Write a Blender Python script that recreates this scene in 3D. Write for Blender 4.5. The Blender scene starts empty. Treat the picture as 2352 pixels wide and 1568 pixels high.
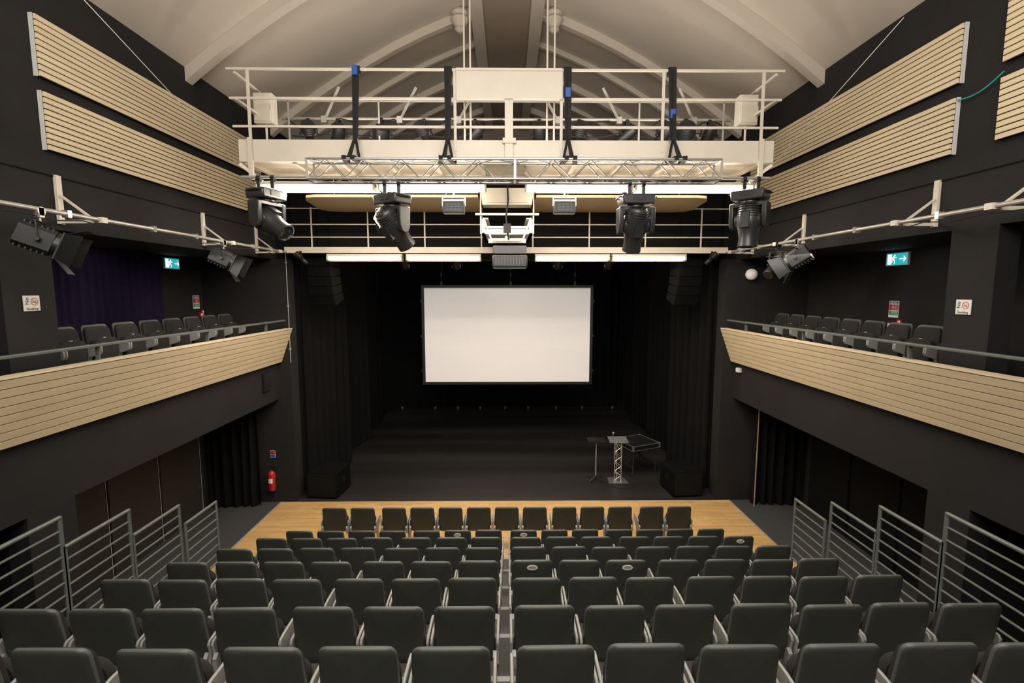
import bpy, bmesh, math, random
from mathutils import Vector, Matrix, Quaternion, Euler
random.seed(7)
scene=bpy.context.scene
try:
    scene.view_settings.view_transform='Standard'
    scene.view_settings.look='None'
except Exception as e: print(e)
R=math.radians
# ------------------------------------------------------------ materials
def lin(h):
    h=h.lstrip('#'); o=[]
    for i in (0,2,4):
        c=int(h[i:i+2],16)/255
        o.append(c/12.92 if c<=.04045 else ((c+.055)/1.055)**2.4)
    return tuple(o)
MATS={}
def mat(name,hexc,rough=.6,metal=0,var=.12,scale=6,bump=0,bscale=80,emit=0,emitc=None,spec=.5,stretch=None):
    if name in MATS: return MATS[name]
    m=bpy.data.materials.new(name); m.use_nodes=True
    nt=m.node_tree; b=nt.nodes['Principled BSDF']
    c=lin(hexc)
    b.inputs['Roughness'].default_value=rough
    b.inputs['Metallic'].default_value=metal
    b.inputs['Specular IOR Level'].default_value=spec
    tc=nt.nodes.new('ShaderNodeTexCoord')
    src=tc.outputs['Object']
    if stretch:
        mp=nt.nodes.new('ShaderNodeMapping'); mp.inputs['Scale'].default_value=stretch
        nt.links.new(src,mp.inputs['Vector']); src=mp.outputs['Vector']
    n=nt.nodes.new('ShaderNodeTexNoise'); n.inputs['Scale'].default_value=scale; n.inputs['Detail'].default_value=4
    nt.links.new(src,n.inputs['Vector'])
    r=nt.nodes.new('ShaderNodeValToRGB')
    r.color_ramp.elements[0].position=.3; r.color_ramp.elements[1].position=.7
    r.color_ramp.elements[0].color=(*[x*(1-var) for x in c],1)
    r.color_ramp.elements[1].color=(*[min(1,x*(1+var)) for x in c],1)
    nt.links.new(n.outputs['Fac'],r.inputs['Fac']); nt.links.new(r.outputs['Color'],b.inputs['Base Color'])
    if bump:
        n2=nt.nodes.new('ShaderNodeTexNoise'); n2.inputs['Scale'].default_value=bscale
        nt.links.new(tc.outputs['Object'],n2.inputs['Vector'])
        bp=nt.nodes.new('ShaderNodeBump'); bp.inputs['Strength'].default_value=bump; bp.inputs['Distance'].default_value=.01
        nt.links.new(n2.outputs['Fac'],bp.inputs['Height']); nt.links.new(bp.outputs['Normal'],b.inputs['Normal'])
    if emit:
        b.inputs['Emission Color'].default_value=(*(lin(emitc or hexc)),1)
        b.inputs['Emission Strength'].default_value=emit
    MATS[name]=m; return m
M_wall=mat('black_paint','#1f1d1d',.8,var=.12,scale=1.5,bump=.1,bscale=40,spec=.3)
M_black=mat('matt_black','#0e0d0d',.85,spec=.2)
M_ceil=mat('cream_ceiling','#b9afa2',.8,var=.03,scale=1.2)
M_soffit=mat('brown_soffit','#8f8070',.8,var=.05,scale=1.2)
M_cream=mat('cream_steel','#cac2b3',.45,var=.04,scale=3)
M_slat=mat('maple_slats','#d0bf9f',.5,var=.06,scale=3,stretch=(4,.5,4))
M_tan=mat('tan_ply','#b5a183',.5,var=.06,scale=3)
M_edge=mat('panel_edge_white','#bdbdba',.6,var=.03)
M_white=mat('white_paint','#d8d8d4',.5,var=.03)
M_carpet=mat('grey_carpet','#383737',.95,var=.15,scale=60,bump=.3,bscale=300)
M_tier=mat('tier_carpet','#4a4947',.95,var=.15,scale=60,bump=.3,bscale=300)
M_shell=mat('grey_green_plastic','#363832',.46,var=.05,scale=20,bump=.08,bscale=300)
M_rim_highlight=mat('shell_rim_highlight','#50534e',.42,var=.03)  # paler grey paints the edge highlight onto the seat shell rim
M_fab=mat('charcoal_fabric','#221f1e',.95,var=.2,scale=120,bump=.4,bscale=500)
M_alu=mat('cast_grey_metal','#95948f',.42,metal=.1,var=.05)
M_rail=mat('grey_green_rail','#626863',.42,metal=.2,var=.05)
M_silver=mat('aluminium','#cbcbc8',.28,metal=.85,var=.04)
M_pipe=mat('galvanised_pipe','#b2aea6',.35,metal=.5,var=.1)
M_drape=mat('black_drape','#131212',.95,var=.15,scale=30,spec=.1)
M_purple=mat('purple_drape','#1d152b',.95,var=.15,scale=30,spec=.1)
M_case=mat('black_housing','#171717',.42,var=.08,bump=.08)
M_spk=mat('speaker_black','#090909',.8,var=.08,spec=.12)
M_fix=mat('grey_housing','#2b2b2c',.34,var=.08)
M_tablem=mat('dark_table','#222222',.5,var=.08)
M_lens=mat('lens_glass','#20242a',.08,spec=.9)
M_strap=mat('black_webbing','#121212',.85)
M_blue=mat('blue_tape','#1d4c9c',.5)
M_red=mat('red_enamel','#a31f27',.35)
M_orange=mat('faded_orange_red','#c2603c',.6)
M_green=mat('exit_green','#0d8f86',.5,emit=1.3,emitc='#23979c',var=.02)
M_glow=mat('sign_white','#ffffff',.5,emit=1.0,var=0)
M_signw=mat('white_sign','#dedcd6',.5,var=.02)
M_ink=mat('dark_ink','#2a2a2a',.6)
M_signgreen=mat('sign_green','#3a8465',.6)
M_signblue=mat('sign_blue','#2b4fa0',.6)
M_tube=mat('lit_tube','#fff6e4',.5,emit=26,emitc='#fff1dc',var=0)
M_tubew=mat('lit_tube_far','#fff2da',.5,emit=14,emitc='#ffe9c8',var=0)
M_screen_glow=mat('projection_screen','#d4d0ce',.8,var=.012,scale=1.2,stretch=(.15,1,6),emit=.29,emitc='#dad5d3')  # slight emission stands in for projector light falling on the fabric
M_door=mat('dark_brown_door','#2f2b25',.6,var=.08,scale=2)
M_globe=mat('opal_globe','#e8e4dc',.3,emit=.1,emitc='#e8e4dc')
M_cyan=mat('teal_cable','#1f9a98',.5)
def brickmat(name,c1,c2,mort,bw,rh,ms,rough,fac,nscale=(1,8,1)):
    m=bpy.data.materials.new(name); m.use_nodes=True; nt=m.node_tree; b=nt.nodes['Principled BSDF']
    tc=nt.nodes.new('ShaderNodeTexCoord'); br=nt.nodes.new('ShaderNodeTexBrick')
    br.inputs['Scale'].default_value=1; br.inputs['Brick Width'].default_value=bw; br.inputs['Row Height'].default_value=rh
    br.inputs['Mortar Size'].default_value=ms; br.inputs['Color1'].default_value=(*lin(c1),1); br.inputs['Color2'].default_value=(*lin(c2),1)
    br.inputs['Mortar'].default_value=(*lin(mort),1)
    nt.links.new(tc.outputs['Object'],br.inputs['Vector'])
    n=nt.nodes.new('ShaderNodeTexNoise'); n.inputs['Scale'].default_value=3
    mp=nt.nodes.new('ShaderNodeMapping'); mp.inputs['Scale'].default_value=nscale
    nt.links.new(tc.outputs['Object'],mp.inputs['Vector']); nt.links.new(mp.outputs['Vector'],n.inputs['Vector'])
    mx=nt.nodes.new('ShaderNodeMixRGB'); mx.blend_type='OVERLAY'; mx.inputs['Fac'].default_value=fac
    nt.links.new(br.outputs['Color'],mx.inputs['Color1']); nt.links.new(n.outputs['Fac'],mx.inputs['Color2'])
    nt.links.new(mx.outputs['Color'],b.inputs['Base Color']); b.inputs['Roughness'].default_value=rough
    return m
M_wood=brickmat('oak_strip_floor','#cba873','#ba935c','#8a6a40',.9,.075,.0015,.42,.3)
def stagemat():
    m=bpy.data.materials.new('black_stage_vinyl'); m.use_nodes=True; nt=m.node_tree; b=nt.nodes['Principled BSDF']
    tc=nt.nodes.new('ShaderNodeTexCoord'); mp=nt.nodes.new('ShaderNodeMapping'); mp.inputs['Scale'].default_value=(.03,.5,1)
    n=nt.nodes.new('ShaderNodeTexNoise'); n.inputs['Scale'].default_value=2.2; n.inputs['Detail'].default_value=4
    nt.links.new(tc.outputs['Object'],mp.inputs['Vector']); nt.links.new(mp.outputs['Vector'],n.inputs['Vector'])
    r=nt.nodes.new('ShaderNodeValToRGB'); r.color_ramp.elements[0].position=.38; r.color_ramp.elements[1].position=.62
    r.color_ramp.elements[0].color=(*lin('#1b1918'),1); r.color_ramp.elements[1].color=(*lin('#2b2827'),1)
    nt.links.new(n.outputs['Fac'],r.inputs['Fac']); nt.links.new(r.outputs['Color'],b.inputs['Base Color'])
    b.inputs['Roughness'].default_value=.5; b.inputs['Specular IOR Level'].default_value=.4
    bp=nt.nodes.new('ShaderNodeBump'); bp.inputs['Strength'].default_value=.15; bp.inputs['Distance'].default_value=.05
    nt.links.new(n.outputs['Fac'],bp.inputs['Height']); nt.links.new(bp.outputs['Normal'],b.inputs['Normal'])
    return m
M_stage=stagemat()
# ------------------------------------------------------------ mesh builder
class MB:
    def __init__(s): s.v=[]; s.f=[]; s.m=[]
    def add(s,vs,fs,mi=0):
        o=len(s.v); s.v+= [tuple(v) for v in vs]
        for f in fs: s.f.append([i+o for i in f]); s.m.append(mi)
        return s
    def box(s,x0,x1,y0,y1,z0,z1,mi=0):
        if x0>x1:x0,x1=x1,x0
        if y0>y1:y0,y1=y1,y0
        if z0>z1:z0,z1=z1,z0
        vs=[(x,y,z) for x in(x0,x1) for y in(y0,y1) for z in(z0,z1)]
        return s.add(vs,[(0,1,3,2),(4,6,7,5),(0,4,5,1),(2,3,7,6),(0,2,6,4),(1,5,7,3)],mi)
    def bar(s,p0,p1,w,h,mi=0,up=(0,0,1)):
        p0=Vector(p0);p1=Vector(p1); d=(p1-p0).normalized(); u=Vector(up)
        if abs(d.dot(u))>.98: u=Vector((0,1,0))
        a=d.cross(u).normalized(); b=a.cross(d).normalized(); a*=w/2; b*=h/2
        vs=[p0-a-b,p0+a-b,p0+a+b,p0-a+b,p1-a-b,p1+a-b,p1+a+b,p1-a+b]
        return s.add(vs,[(0,1,2,3),(4,7,6,5),(0,4,5,1),(1,5,6,2),(2,6,7,3),(3,7,4,0)],mi)
    def lathe(s,p0,d,prof,n=16,mi=0):
        p0=Vector(p0); d=Vector(d).normalized(); u=Vector((0,0,1)) if abs(d.z)<.95 else Vector((1,0,0))
        a=d.cross(u).normalized(); b=d.cross(a).normalized(); vs=[];fs=[]
        for (t,r) in prof:
            for k in range(n):
                an=2*math.pi*k/n; vs.append(p0+d*t+a*(r*math.cos(an))+b*(r*math.sin(an)))
        for i in range(len(prof)-1):
            for k in range(n):
                k2=(k+1)%n; fs.append((i*n+k,i*n+k2,(i+1)*n+k2,(i+1)*n+k))
        fs.append(tuple(range(n-1,-1,-1))); L=(len(prof)-1)*n; fs.append(tuple(range(L,L+n)))
        return s.add(vs,fs,mi)
    def cyl(s,p0,p1,r,r1=None,n=10,mi=0):
        p0=Vector(p0);p1=Vector(p1); return s.lathe(p0,p1-p0,[(0,r),((p1-p0).length,r if r1 is None else r1)],n,mi)
    def path(s,pts,r,n=8,mi=0):
        for a,b in zip(pts[:-1],pts[1:]): s.cyl(a,b,r,n=n,mi=mi)
        for p in pts[1:-1]: s.sphere(p,r*1.02,n=8,mi=mi)
        return s
    def sphere(s,c,r,n=12,mi=0):
        prof=[(-r*math.cos(math.pi*i/8),max(.0005,r*math.sin(math.pi*i/8))) for i in range(9)]
        return s.lathe(c,(0,0,1),prof,n,mi)
    def prism(s,poly,fn,d0,d1,mi=0):
        n=len(poly); vs=[fn(p[0],p[1],d0) for p in poly]+[fn(p[0],p[1],d1) for p in poly]
        fs=[tuple(range(n-1,-1,-1)),tuple(range(n,2*n))]+[(i,(i+1)%n,n+(i+1)%n,n+i) for i in range(n)]
        return s.add(vs,fs,mi)
    def pillow(s,wb,wt,z0,z1,r,rings,lean=0,curve=0,mis=None,yo=0):
        o=len(s.v); allr=[]
        for (ins,y) in rings:
            pts=[]; rr=max(r-ins,.012)
            zb=z0+ins; zt=z1-ins
            for (cx,cz,a0) in ((1,1,0),(-1,1,90),(-1,-1,180),(1,-1,270)):
                hw=(wt if cz>0 else wb)/2-ins
                for k in range(5):
                    a=R(a0+k*22.5)
                    x=cx*(hw-rr)+rr*math.cos(a); z=(zt-rr if cz>0 else zb+rr)+rr*math.sin(a)
                    pts.append((x,z))
            allr.append([(x,y+yo+lean*(z-z0)+curve*x*x,z) for x,z in pts])
        n=len(allr[0])
        for i,rg in enumerate(allr):
            s.v+=rg
            if i:
                for k in range(n):
                    k2=(k+1)%n; s.f.append([o+(i-1)*n+k,o+(i-1)*n+k2,o+i*n+k2,o+i*n+k]); s.m.append(mis[i-1] if mis else 0)
        for idx,ring in ((0,allr[0]),(len(allr)-1,allr[-1])):
            zc=(z0+z1)/2; yc=rings[idx][1]+yo+lean*(zc-z0)
            s.v.append((0,yc,zc)); c=len(s.v)-1
            for k in range(n):
                k2=(k+1)%n; t=[o+idx*n+k,o+idx*n+k2,c]
                if idx==0: t.reverse()
                s.f.append(t); s.m.append((mis[0] if idx==0 else mis[-1]) if mis else 0)
        return s
    def obj(s,name,mats,parent=None,loc=(0,0,0),rot=None,bevel=0,smooth=True,label=None):
        me=bpy.data.meshes.new(name); me.from_pydata(s.v,[],s.f)
        if not isinstance(mats,(list,tuple)): mats=[mats]
        for m in mats: me.materials.append(m)
        me.polygons.foreach_set('material_index',s.m)
        bm=bmesh.new(); bm.from_mesh(me); bmesh.ops.recalc_face_normals(bm,faces=bm.faces); bm.to_mesh(me); bm.free()
        if smooth:
            me.shade_smooth(); me.set_sharp_from_angle(angle=R(38))
        ob=bpy.data.objects.new(name,me); scene.collection.objects.link(ob)
        ob.location=loc
        if rot is not None:
            if isinstance(rot,Quaternion): ob.rotation_mode='QUATERNION'; ob.rotation_quaternion=rot
            else: ob.rotation_euler=rot
        if parent: ob.parent=parent
        if bevel:
            b=ob.modifiers.new('bevel','BEVEL'); b.width=bevel; b.segments=2; b.limit_method='ANGLE'
        if label: ob['label']=label
        return ob
def E(name,loc,label,cat,group=None,rot=None):
    e=bpy.data.objects.new(name,None); scene.collection.objects.link(e); e.location=loc; e.empty_display_size=.2
    if rot is not None:
        e.rotation_euler=rot.to_euler() if isinstance(rot,Matrix) else rot
    tag(e,label,cat,group); return e
def tag(o,label,cat,group=None,kind=None):
    o['label']=label
    o['category']=cat
    if group:o['group']=group
    if kind:o['kind']=kind
    return o
def struct(o,label,cat): return tag(o,label,cat,kind='structure')
def sbox(name,m,label,cat,*bx):
    x0,x1=sorted(bx[0:2]); y0,y1,z0,z1=bx[2:6]
    c=((x0+x1)/2,(y0+y1)/2,(z0+z1)/2)
    b=MB(); b.box(x0-c[0],x1-c[0],y0-c[1],y1-c[1],z0-c[2],z1-c[2])
    return struct(b.obj(name,m,loc=c,smooth=False),label,cat)
def copy_thing(root,loc,rot=None):
    n=root.copy(); n.location=loc
    if rot is not None: n.rotation_euler=rot
    scene.collection.objects.link(n)
    for c in root.children:
        k=c.copy(); scene.collection.objects.link(k); k.parent=n
        for g in c.children:
            kk=g.copy(); scene.collection.objects.link(kk); kk.parent=k
    return n
def text(body,size,m,parent,loc,rotz=0,name='lettering'):
    cu=bpy.data.curves.new('t','FONT'); cu.body=body; cu.size=size; cu.align_x='CENTER'; cu.align_y='CENTER'; cu.extrude=.0008
    to=bpy.data.objects.new('t',cu); scene.collection.objects.link(to)
    dg=bpy.context.evaluated_depsgraph_get(); me=bpy.data.meshes.new_from_object(to.evaluated_get(dg))
    bpy.data.objects.remove(to); me.materials.clear(); me.materials.append(m)
    ob=bpy.data.objects.new(name,me); scene.collection.objects.link(ob); ob.parent=parent; ob.location=loc; ob.rotation_euler=(0,0,rotz); return ob
# ------------------------------------------------------------ camera
CH=5.07
cam=bpy.data.cameras.new('camera'); co=bpy.data.objects.new('camera',cam); scene.collection.objects.link(co)
cam.sensor_width=36; cam.lens=16.84; cam.clip_start=.05; cam.clip_end=100
co.location=(0,0,CH); co.rotation_euler=(R(90-6.02),0,R(-.57)); scene.camera=co
# ------------------------------------------------------------ structure
YP=11.17; YB=21.0; YR=-4.0
f=MB()
f.add([(-5.46,YR,0),(5.4,YR,0),(5.4,YP,0),(-5.46,YP,0)],[(0,1,2,3)],0)
f.add([(-7.2,YR,0),(-5.46,YR,0),(-5.46,YP,0),(-7.2,YP,0)],[(0,1,2,3)],1)
f.add([(5.4,YR,0),(7.2,YR,0),(7.2,YP,0),(5.4,YP,0)],[(0,1,2,3)],1)
f.add([(-7.2,YP,0),(7.2,YP,0),(7.2,YB+.3,0),(-7.2,YB+.3,0)],[(0,1,2,3)],2)
f.box(-7.2,7.2,YR,YB+.3,-.2,-.01,2)
struct(f.obj('floor',[M_wood,M_carpet,M_stage],smooth=False),'oak strip floor with grey carpet edges and black stage vinyl','floor')
sbox('trim_1',M_alu,'thin grey metal edging strip beside the oak floor','trim',-5.48,-5.45,3,YP,0,.006)
sbox('trim_2',M_alu,'thin grey metal edging strip beside the oak floor','trim',5.39,5.42,3,YP,0,.006)
for s,side in((-1,'left'),(1,'right')):
    W=lambda *a,m=M_wall: sbox('wall_'+side,m,'black painted side wall section','wall',*a)
    W(s*5.4,s*5.65,YR,11.6,5.8,8.85)
    W(s*5.4,s*5.65,YR,11.2,2.53,3.42)
    for ya,yb in(((5.2,5.8) if s<0 else (5.3,5.87)),(-.8,-.2)):
        W(s*5.4,s*5.65,ya,yb,0,2.53); W(s*5.4,s*5.65,ya,yb,3.68,5.8)
    W(s*5.1,s*5.8,11.2,11.6,0,5.8)
    W(s*5.8,s*7.05,11.2,11.35,0,5.8)
    W(s*7.05,s*7.2,YR,11.35,0,5.95)
    W(s*5.65,s*7.05,5.35,5.5,0,2.53)
    sbox('ceiling_balcony_'+side,M_wall,'black ceiling over the side balcony','ceiling',s*5.65,s*7.05,YR,11.35,5.8,5.95)
    sbox('trim_3' if s<0 else 'trim_4',M_black,'thin black joint across the black wall','trim',s*5.385,s*5.4,YR,11.2,6.42,6.435)  # matt black strip along the wall face
    sbox('floor_balcony_'+side,M_carpet,'dark carpeted balcony floor slab','floor',s*5.32,s*7.05,YR,11.2,3.42,3.68)
    sbox('wall_stage_'+side,M_black,'black stage side wall','wall',s*6.8,s*6.95,11.6,YB,0,7.5)
    sbox('wall_upper_'+side,M_black,'dark wall under the vaulted roof','wall',s*5.4,s*5.6,11.6,19,7.6,8.85)
sbox('wall_front',M_black,'black header wall over the stage opening','wall',-5.8,5.8,11.6,11.75,5.8,7.6)
sbox('wall_front',M_black,'black header wall end beside the stage opening','wall',-7.2,-5.1,11.4,11.6,5.8,7.6)
sbox('wall_front',M_black,'black header wall end beside the stage opening','wall',5.1,7.2,11.4,11.6,5.8,7.6)
sbox('wall_stage_back',M_black,'black rear wall of the stage','wall',-6.95,6.95,YB,YB+.2,0,7.5)
sbox('ceiling_stage',M_black,'black stage ceiling','ceiling',-6.95,6.95,11.75,YB+.2,7.5,7.6)
sbox('wall_back',M_wall,'black rear wall of the auditorium','wall',-7.2,7.2,YR-.2,YR,0,12)
sbox('wall_gable',M_soffit,'painted gable wall under the vaulted roof','wall',-5.6,5.6,19,19.2,7.6,12)
# ceiling vault
prof=[(5.65,8.72),(5.4,8.8),(4.9,9.18),(4.3,9.6),(3.7,9.98),(3.1,10.33),(2.5,10.65),(1.9,10.93),(1.3,11.18),(.75,11.38)]
c=MB()
for s in(-1,1):
    vs=[];fs=[]
    for (x,z) in prof: vs+=[(s*x,YR,z),(s*x,19.1,z),(s*x,YR,z+.12),(s*x,19.1,z+.12)]
    for i in range(len(prof)-1):
        a=i*4; fs+=[(a,a+1,a+5,a+4),(a+2,a+6,a+7,a+3)]
    c.add(vs,fs,0)
c.box(-.78,.78,YR,19.1,11.19,11.29,1)
struct(c.obj('ceiling',[M_ceil,M_soffit]),'cream vaulted plaster ceiling with brown centre strip','ceiling')
for i,s in enumerate((-1,1)):
    sbox('trim_%d'%(5+i),M_ceil,'cream ridge beam running the length of the ceiling','beam',s*.52,s*.80,YR,19,11.12,11.5)
for i,(y,rw,rd) in enumerate(((5.7,.09,.22),(8.6,.09,.22),(11.5,.08,.19),(12.9,.05,.13),(14.4,.08,.18),(15.8,.05,.13),(17.3,.08,.18))):
    r=MB()
    for s in(-1,1):
        pp=[(5.5,8.72)]+prof[2:]
        n=len(pp); vs=[]
        for yy in(y-rw,y+rw):
            vs+=[(s*x,yy,z-rd) for x,z in pp]+[(s*x,yy,z+.03) for x,z in pp]
        fs=[]
        for k in range(n-1):
            fs+=[(k,k+1,n+k+1,n+k),(2*n+k,3*n+k,3*n+k+1,2*n+k+1),(k,2*n+k,2*n+k+1,k+1)]
        fs+=[(0,n,3*n,2*n),(n-1,3*n-1,4*n-1,2*n-1)]
        r.add(vs,fs)
    struct(r.obj('trim_%d'%(10+i),M_ceil),'cream arched roof rib','roof rib')
for s in(-1,1):
    m=MB(); m.lathe((0,0,0),(0,0,-1),[(0,.16),(.06,.2),(.12,.15),(.18,.2),(.26,.17),(.34,.1),(.4,.12),(.46,.05)],14)
    o=m.obj('ceiling_boss',M_ceil,loc=(s*1.05,11.35,11.25)); tag(o,'cream turned plaster boss where the rib meets the ridge','ceiling boss','ceiling bosses')
# ------------------------------------------------------------ slatted acoustic panels
def wallpanel(s,y0,y1,z0,z1,n=10):
    e=E('acoustic_panel',(s*5.395,(y0+y1)/2,(z0+z1)/2),'long pale maple slatted acoustic panel on the black wall','acoustic panel','slatted wall panels')
    L=(y1-y0)/2; H=(z1-z0)/2
    b=MB(); b.box(0,-s*.045,-L,L,-H+.005,H-.005); b.obj('backing',M_black,e)
    b=MB(); h=2*H/n
    for i in range(n): b.box(-s*.05,-s*.072,-L,L,-H+i*h+.007,-H+(i+1)*h-.007)
    b.obj('slats',M_slat,e,smooth=False)
    b=MB(); b.box(0,-s*.045,-L-.012,-L,-H,H); b.obj('edge_strip',M_edge,e)
for s in(-1,1):
    y0=5.83 if s<0 else 5.92
    wallpanel(s,y0,10.75,6.70,7.36); wallpanel(s,y0-.02,10.75,7.51,8.19)
    yn=5.28 if s<0 else 5.38
    wallpanel(s,.8,yn,6.70,7.36); wallpanel(s,.8,yn,7.51,8.19)
# ------------------------------------------------------------ balcony fronts
for s in(-1,1):
    e=E('balcony_front',(s*5.15,3.6,3.42),'pale maple slatted balcony front leaning outwards','balcony front','balcony fronts')
    bot=Vector((s*.16,0,0)); top=Vector((-s*.12,0,.77)); n=8; d=(top-bot)/n; nrm=Vector((-s*.77,0,-.28)).normalized()
    ya,yb=-5.5,7.57
    b=MB()
    for i in range(n):
        p=bot+d*i+d*.075; q=bot+d*(i+1)-d*.075
        vs=[(v.x,y,v.z) for y in(ya,yb) for v in (p,q,q+nrm*.025,p+nrm*.025)]
        b.add(vs,[(0,1,2,3),(4,7,6,5),(0,4,5,1),(1,5,6,2),(2,6,7,3),(3,7,4,0)])
    b.obj('slats',M_slat,e,smooth=False)
    b=MB(); p=bot; q=top
    vs=[(v.x,y,v.z) for y in(ya,yb) for v in (p,q,q+Vector((s*.12,0,0)),Vector((s*.18,0,0)))]
    b.add(vs,[(0,1,2,3),(4,7,6,5),(0,4,5,1),(1,5,6,2),(2,6,7,3),(3,7,4,0)]); b.obj('backing',M_black,e,smooth=False)
    b=MB(); b.box(top.x-s*.03,top.x+s*.13,ya,yb,.77,.79); b.obj('cap',M_slat,e)
    h=E('handrail',(s*5.1,3.6,4.22),'dark grey-green steel handrail on short posts above the balcony front','handrail','balcony handrails')
    b=MB(); b.bar((0,-5.5,.18),(0,7.4,.18),.07,.035); b.obj('rail',M_rail,h,bevel=.008)
    for yy in (-3.6,-1.8,.6,2.4,4.6,6.6):
        b=MB(); b.bar((s*.03,yy,-.01),(s*.02,yy,.17),.05,.02); b.box(-.01+s*.03,.01+s*.03,yy-.06,yy+.06,-.01,0); b.obj('post',M_rail,h)
# ------------------------------------------------------------ chairs
LN=-.13
def chair_proto():
    e=E('theatre_seat',(0,0,0),'charcoal tip-up theatre seat with grey-green plastic back shell','theatre seat','seats in the raked seating')
    b=MB(); b.pillow(.485,.465,.37,.885,.065,[(.2,-.034),(.08,-.033),(.03,-.031),(.012,-.027),(.003,-.018),(0,-.008),(.0,.002)],lean=LN,curve=.55,mis=[0,0,0,0,1,1])
    b.obj('back_shell',[M_shell,M_rim_highlight],e)
    b=MB(); b.pillow(.475,.44,.37,.855,.08,[(.0,.002),(-.002,.02),(0,.045),(.02,.062),(.06,.07),(.15,.072)],lean=LN,curve=.5)
    b.obj('backrest',M_fab,e)
    b=MB(); b.pillow(.45,.45,.34,.69,.10,[(.05,.0),(.01,.012),(0,.04),(.01,.075),(.05,.09),(.14,.096)],lean=-.02,yo=.065)
    b.box(-.018,.018,.09,.115,.688,.694,1)
    b.obj('seat',[M_fab,M_signw],e)
    for s in(-1,1):
        b=MB()
        poly=[(.0,0),(.12,0),(.12,.02),(.085,.05),(.085,.36),(.12,.42),(.25,.46),(.275,.50),(.275,.57),(.25,.60),(.20,.61),(.05,.61),(-.03,.60),(-.05,.57),(-.03,.5),(-.05,.40),(.0,.33)]
        b.prism(poly,lambda a,z,d:(d,a,z),s*.246,s*.268)
        b.obj('armrest',M_alu,e,bevel=.007,label='light grey cast metal arm and leg')
        b=MB(); b.prism([(-.055,.36),(.0,.36),(.0,.47),(-.03,.50),(-.065,.47)],lambda a,z,d:(d,a,z),s*.22,s*.25); b.obj('hinge_bracket',M_alu,e,label='light grey bracket at the base of the back')
    return e
proto=chair_proto()
rows=[(2.67,2.11),(3.50,1.78),(4.39,1.45),(5.26,1.11),(6.17,.76),(7.13,.39),(8.1,0)]
xs=[.31,.855,1.40,2.0,2.545,3.09,3.64]
DX=-.025
plq={(6,-.855),(6,.31),(5,3.64),(3,.31),(3,1.40)}
first=True
def put(x,y,z,rz=0,label=None,group=None):
    global first
    if first: first=False; n=proto; n.location=(x,y,z); n.rotation_euler=(0,0,rz)
    else: n=copy_thing(proto,(x,y,z),(0,0,rz))
    if label: n['label']=label
    if group: n['group']=group
    return n
later=[]
for ri,(y,z) in enumerate(rows):
    for s in(-1,1):
        for x in (xs if ri else ([.31,.86,1.42,2.04,2.66,3.23] if s<0 else [.31,.855,1.41,2.01,2.60,3.16])):
            n=put(s*x+DX+random.uniform(-.003,.003),y+random.uniform(-.01,.01),z,random.uniform(-.012,.012))
            if (ri,round(s*x,3)) in plq: later.append(n)
for x in (-3.36,-2.81,-2.2,-1.65,-1.1,-.548,0,.548,1.13,1.675,2.22,2.84,3.385):
    put(x+.5*DX,9.0,0,random.uniform(-.01,.01))
for k in range(9):
    put(-6.22,6.18+.56*k,3.68,R(-90),'charcoal tip-up theatre seat on the balcony','seats on the balcony')
    put(6.22,6.45+.545*k,3.68,R(90),'charcoal tip-up theatre seat on the balcony','seats on the balcony')
for n in later:
    n['label']='charcoal tip-up theatre seat with an oval plaque on its back shell'
    b=MB(); nn=24
    ring=[(.062*math.cos(2*math.pi*k/nn),.032*math.sin(2*math.pi*k/nn)) for k in range(nn)]
    F=lambda a,c_,d:(a,d+LN*(.445+c_)-.034,.37+.445+c_)
    b.prism(ring,F,-.006,.001)
    for kk,(lw,dz) in enumerate(((.03,.014),(.042,.003),(.034,-.01))):
        b.prism([(-lw,dz),(lw,dz),(lw,dz+.004),(-lw,dz+.004)],F,-.0075,-.005,1)
    b.obj('plaque',[M_signw,M_ink],n,label='small oval silver-white plaque with engraved lines')
# ------------------------------------------------------------ seating tiers
ys=[y-.1 for y,z in rows]; zs=[z for y,z in rows]
sbox('floor_tier',M_tier,'grey carpeted seating tier','floor',-4.4,4.4,YR+.01,ys[0],0,2.46)
for i in range(6):
    sbox('floor_tier',M_tier,'grey carpeted seating tier','floor',-4.4,4.4,ys[i],ys[i+1],0,zs[i])
    sbox('trim_%d'%(20+i),M_alu,'pale metal step nosing','step nosing',-4.4,4.4,ys[i+1]-.045,ys[i+1]+.005,zs[i]-.03,zs[i]+.006)
segs=[(6.37,7.07,1.88),(5.47,6.27,2.19),(4.62,5.44,2.52),(3.75,4.60,2.84),(2.85,3.68,3.17)]
for s in(-1,1):
    for (ya,yb,zt) in segs:
        e=E('guard_railing',(s*4.46,(ya+yb)/2,zt-1.15),'grey-green tubular steel guard railing panel','railing','guard railings beside the seating')
        L=(yb-ya)/2
        for yy in(-L,L):
            b=MB(); b.bar((0,yy,-.2),(0,yy,1.15),.045,.02,up=(1,0,0)); b.obj('post',M_rail,e,bevel=.004)
        b=MB(); b.cyl((0,-L,1.135),(0,L,1.135),.022); b.obj('top_rail',M_rail,e)
        for k in range(7):
            b=MB(); zz=1.135-.135*(k+1); b.cyl((0,-L,zz),(0,L,zz),.012,n=8); b.obj('bar',M_rail,e)
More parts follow.
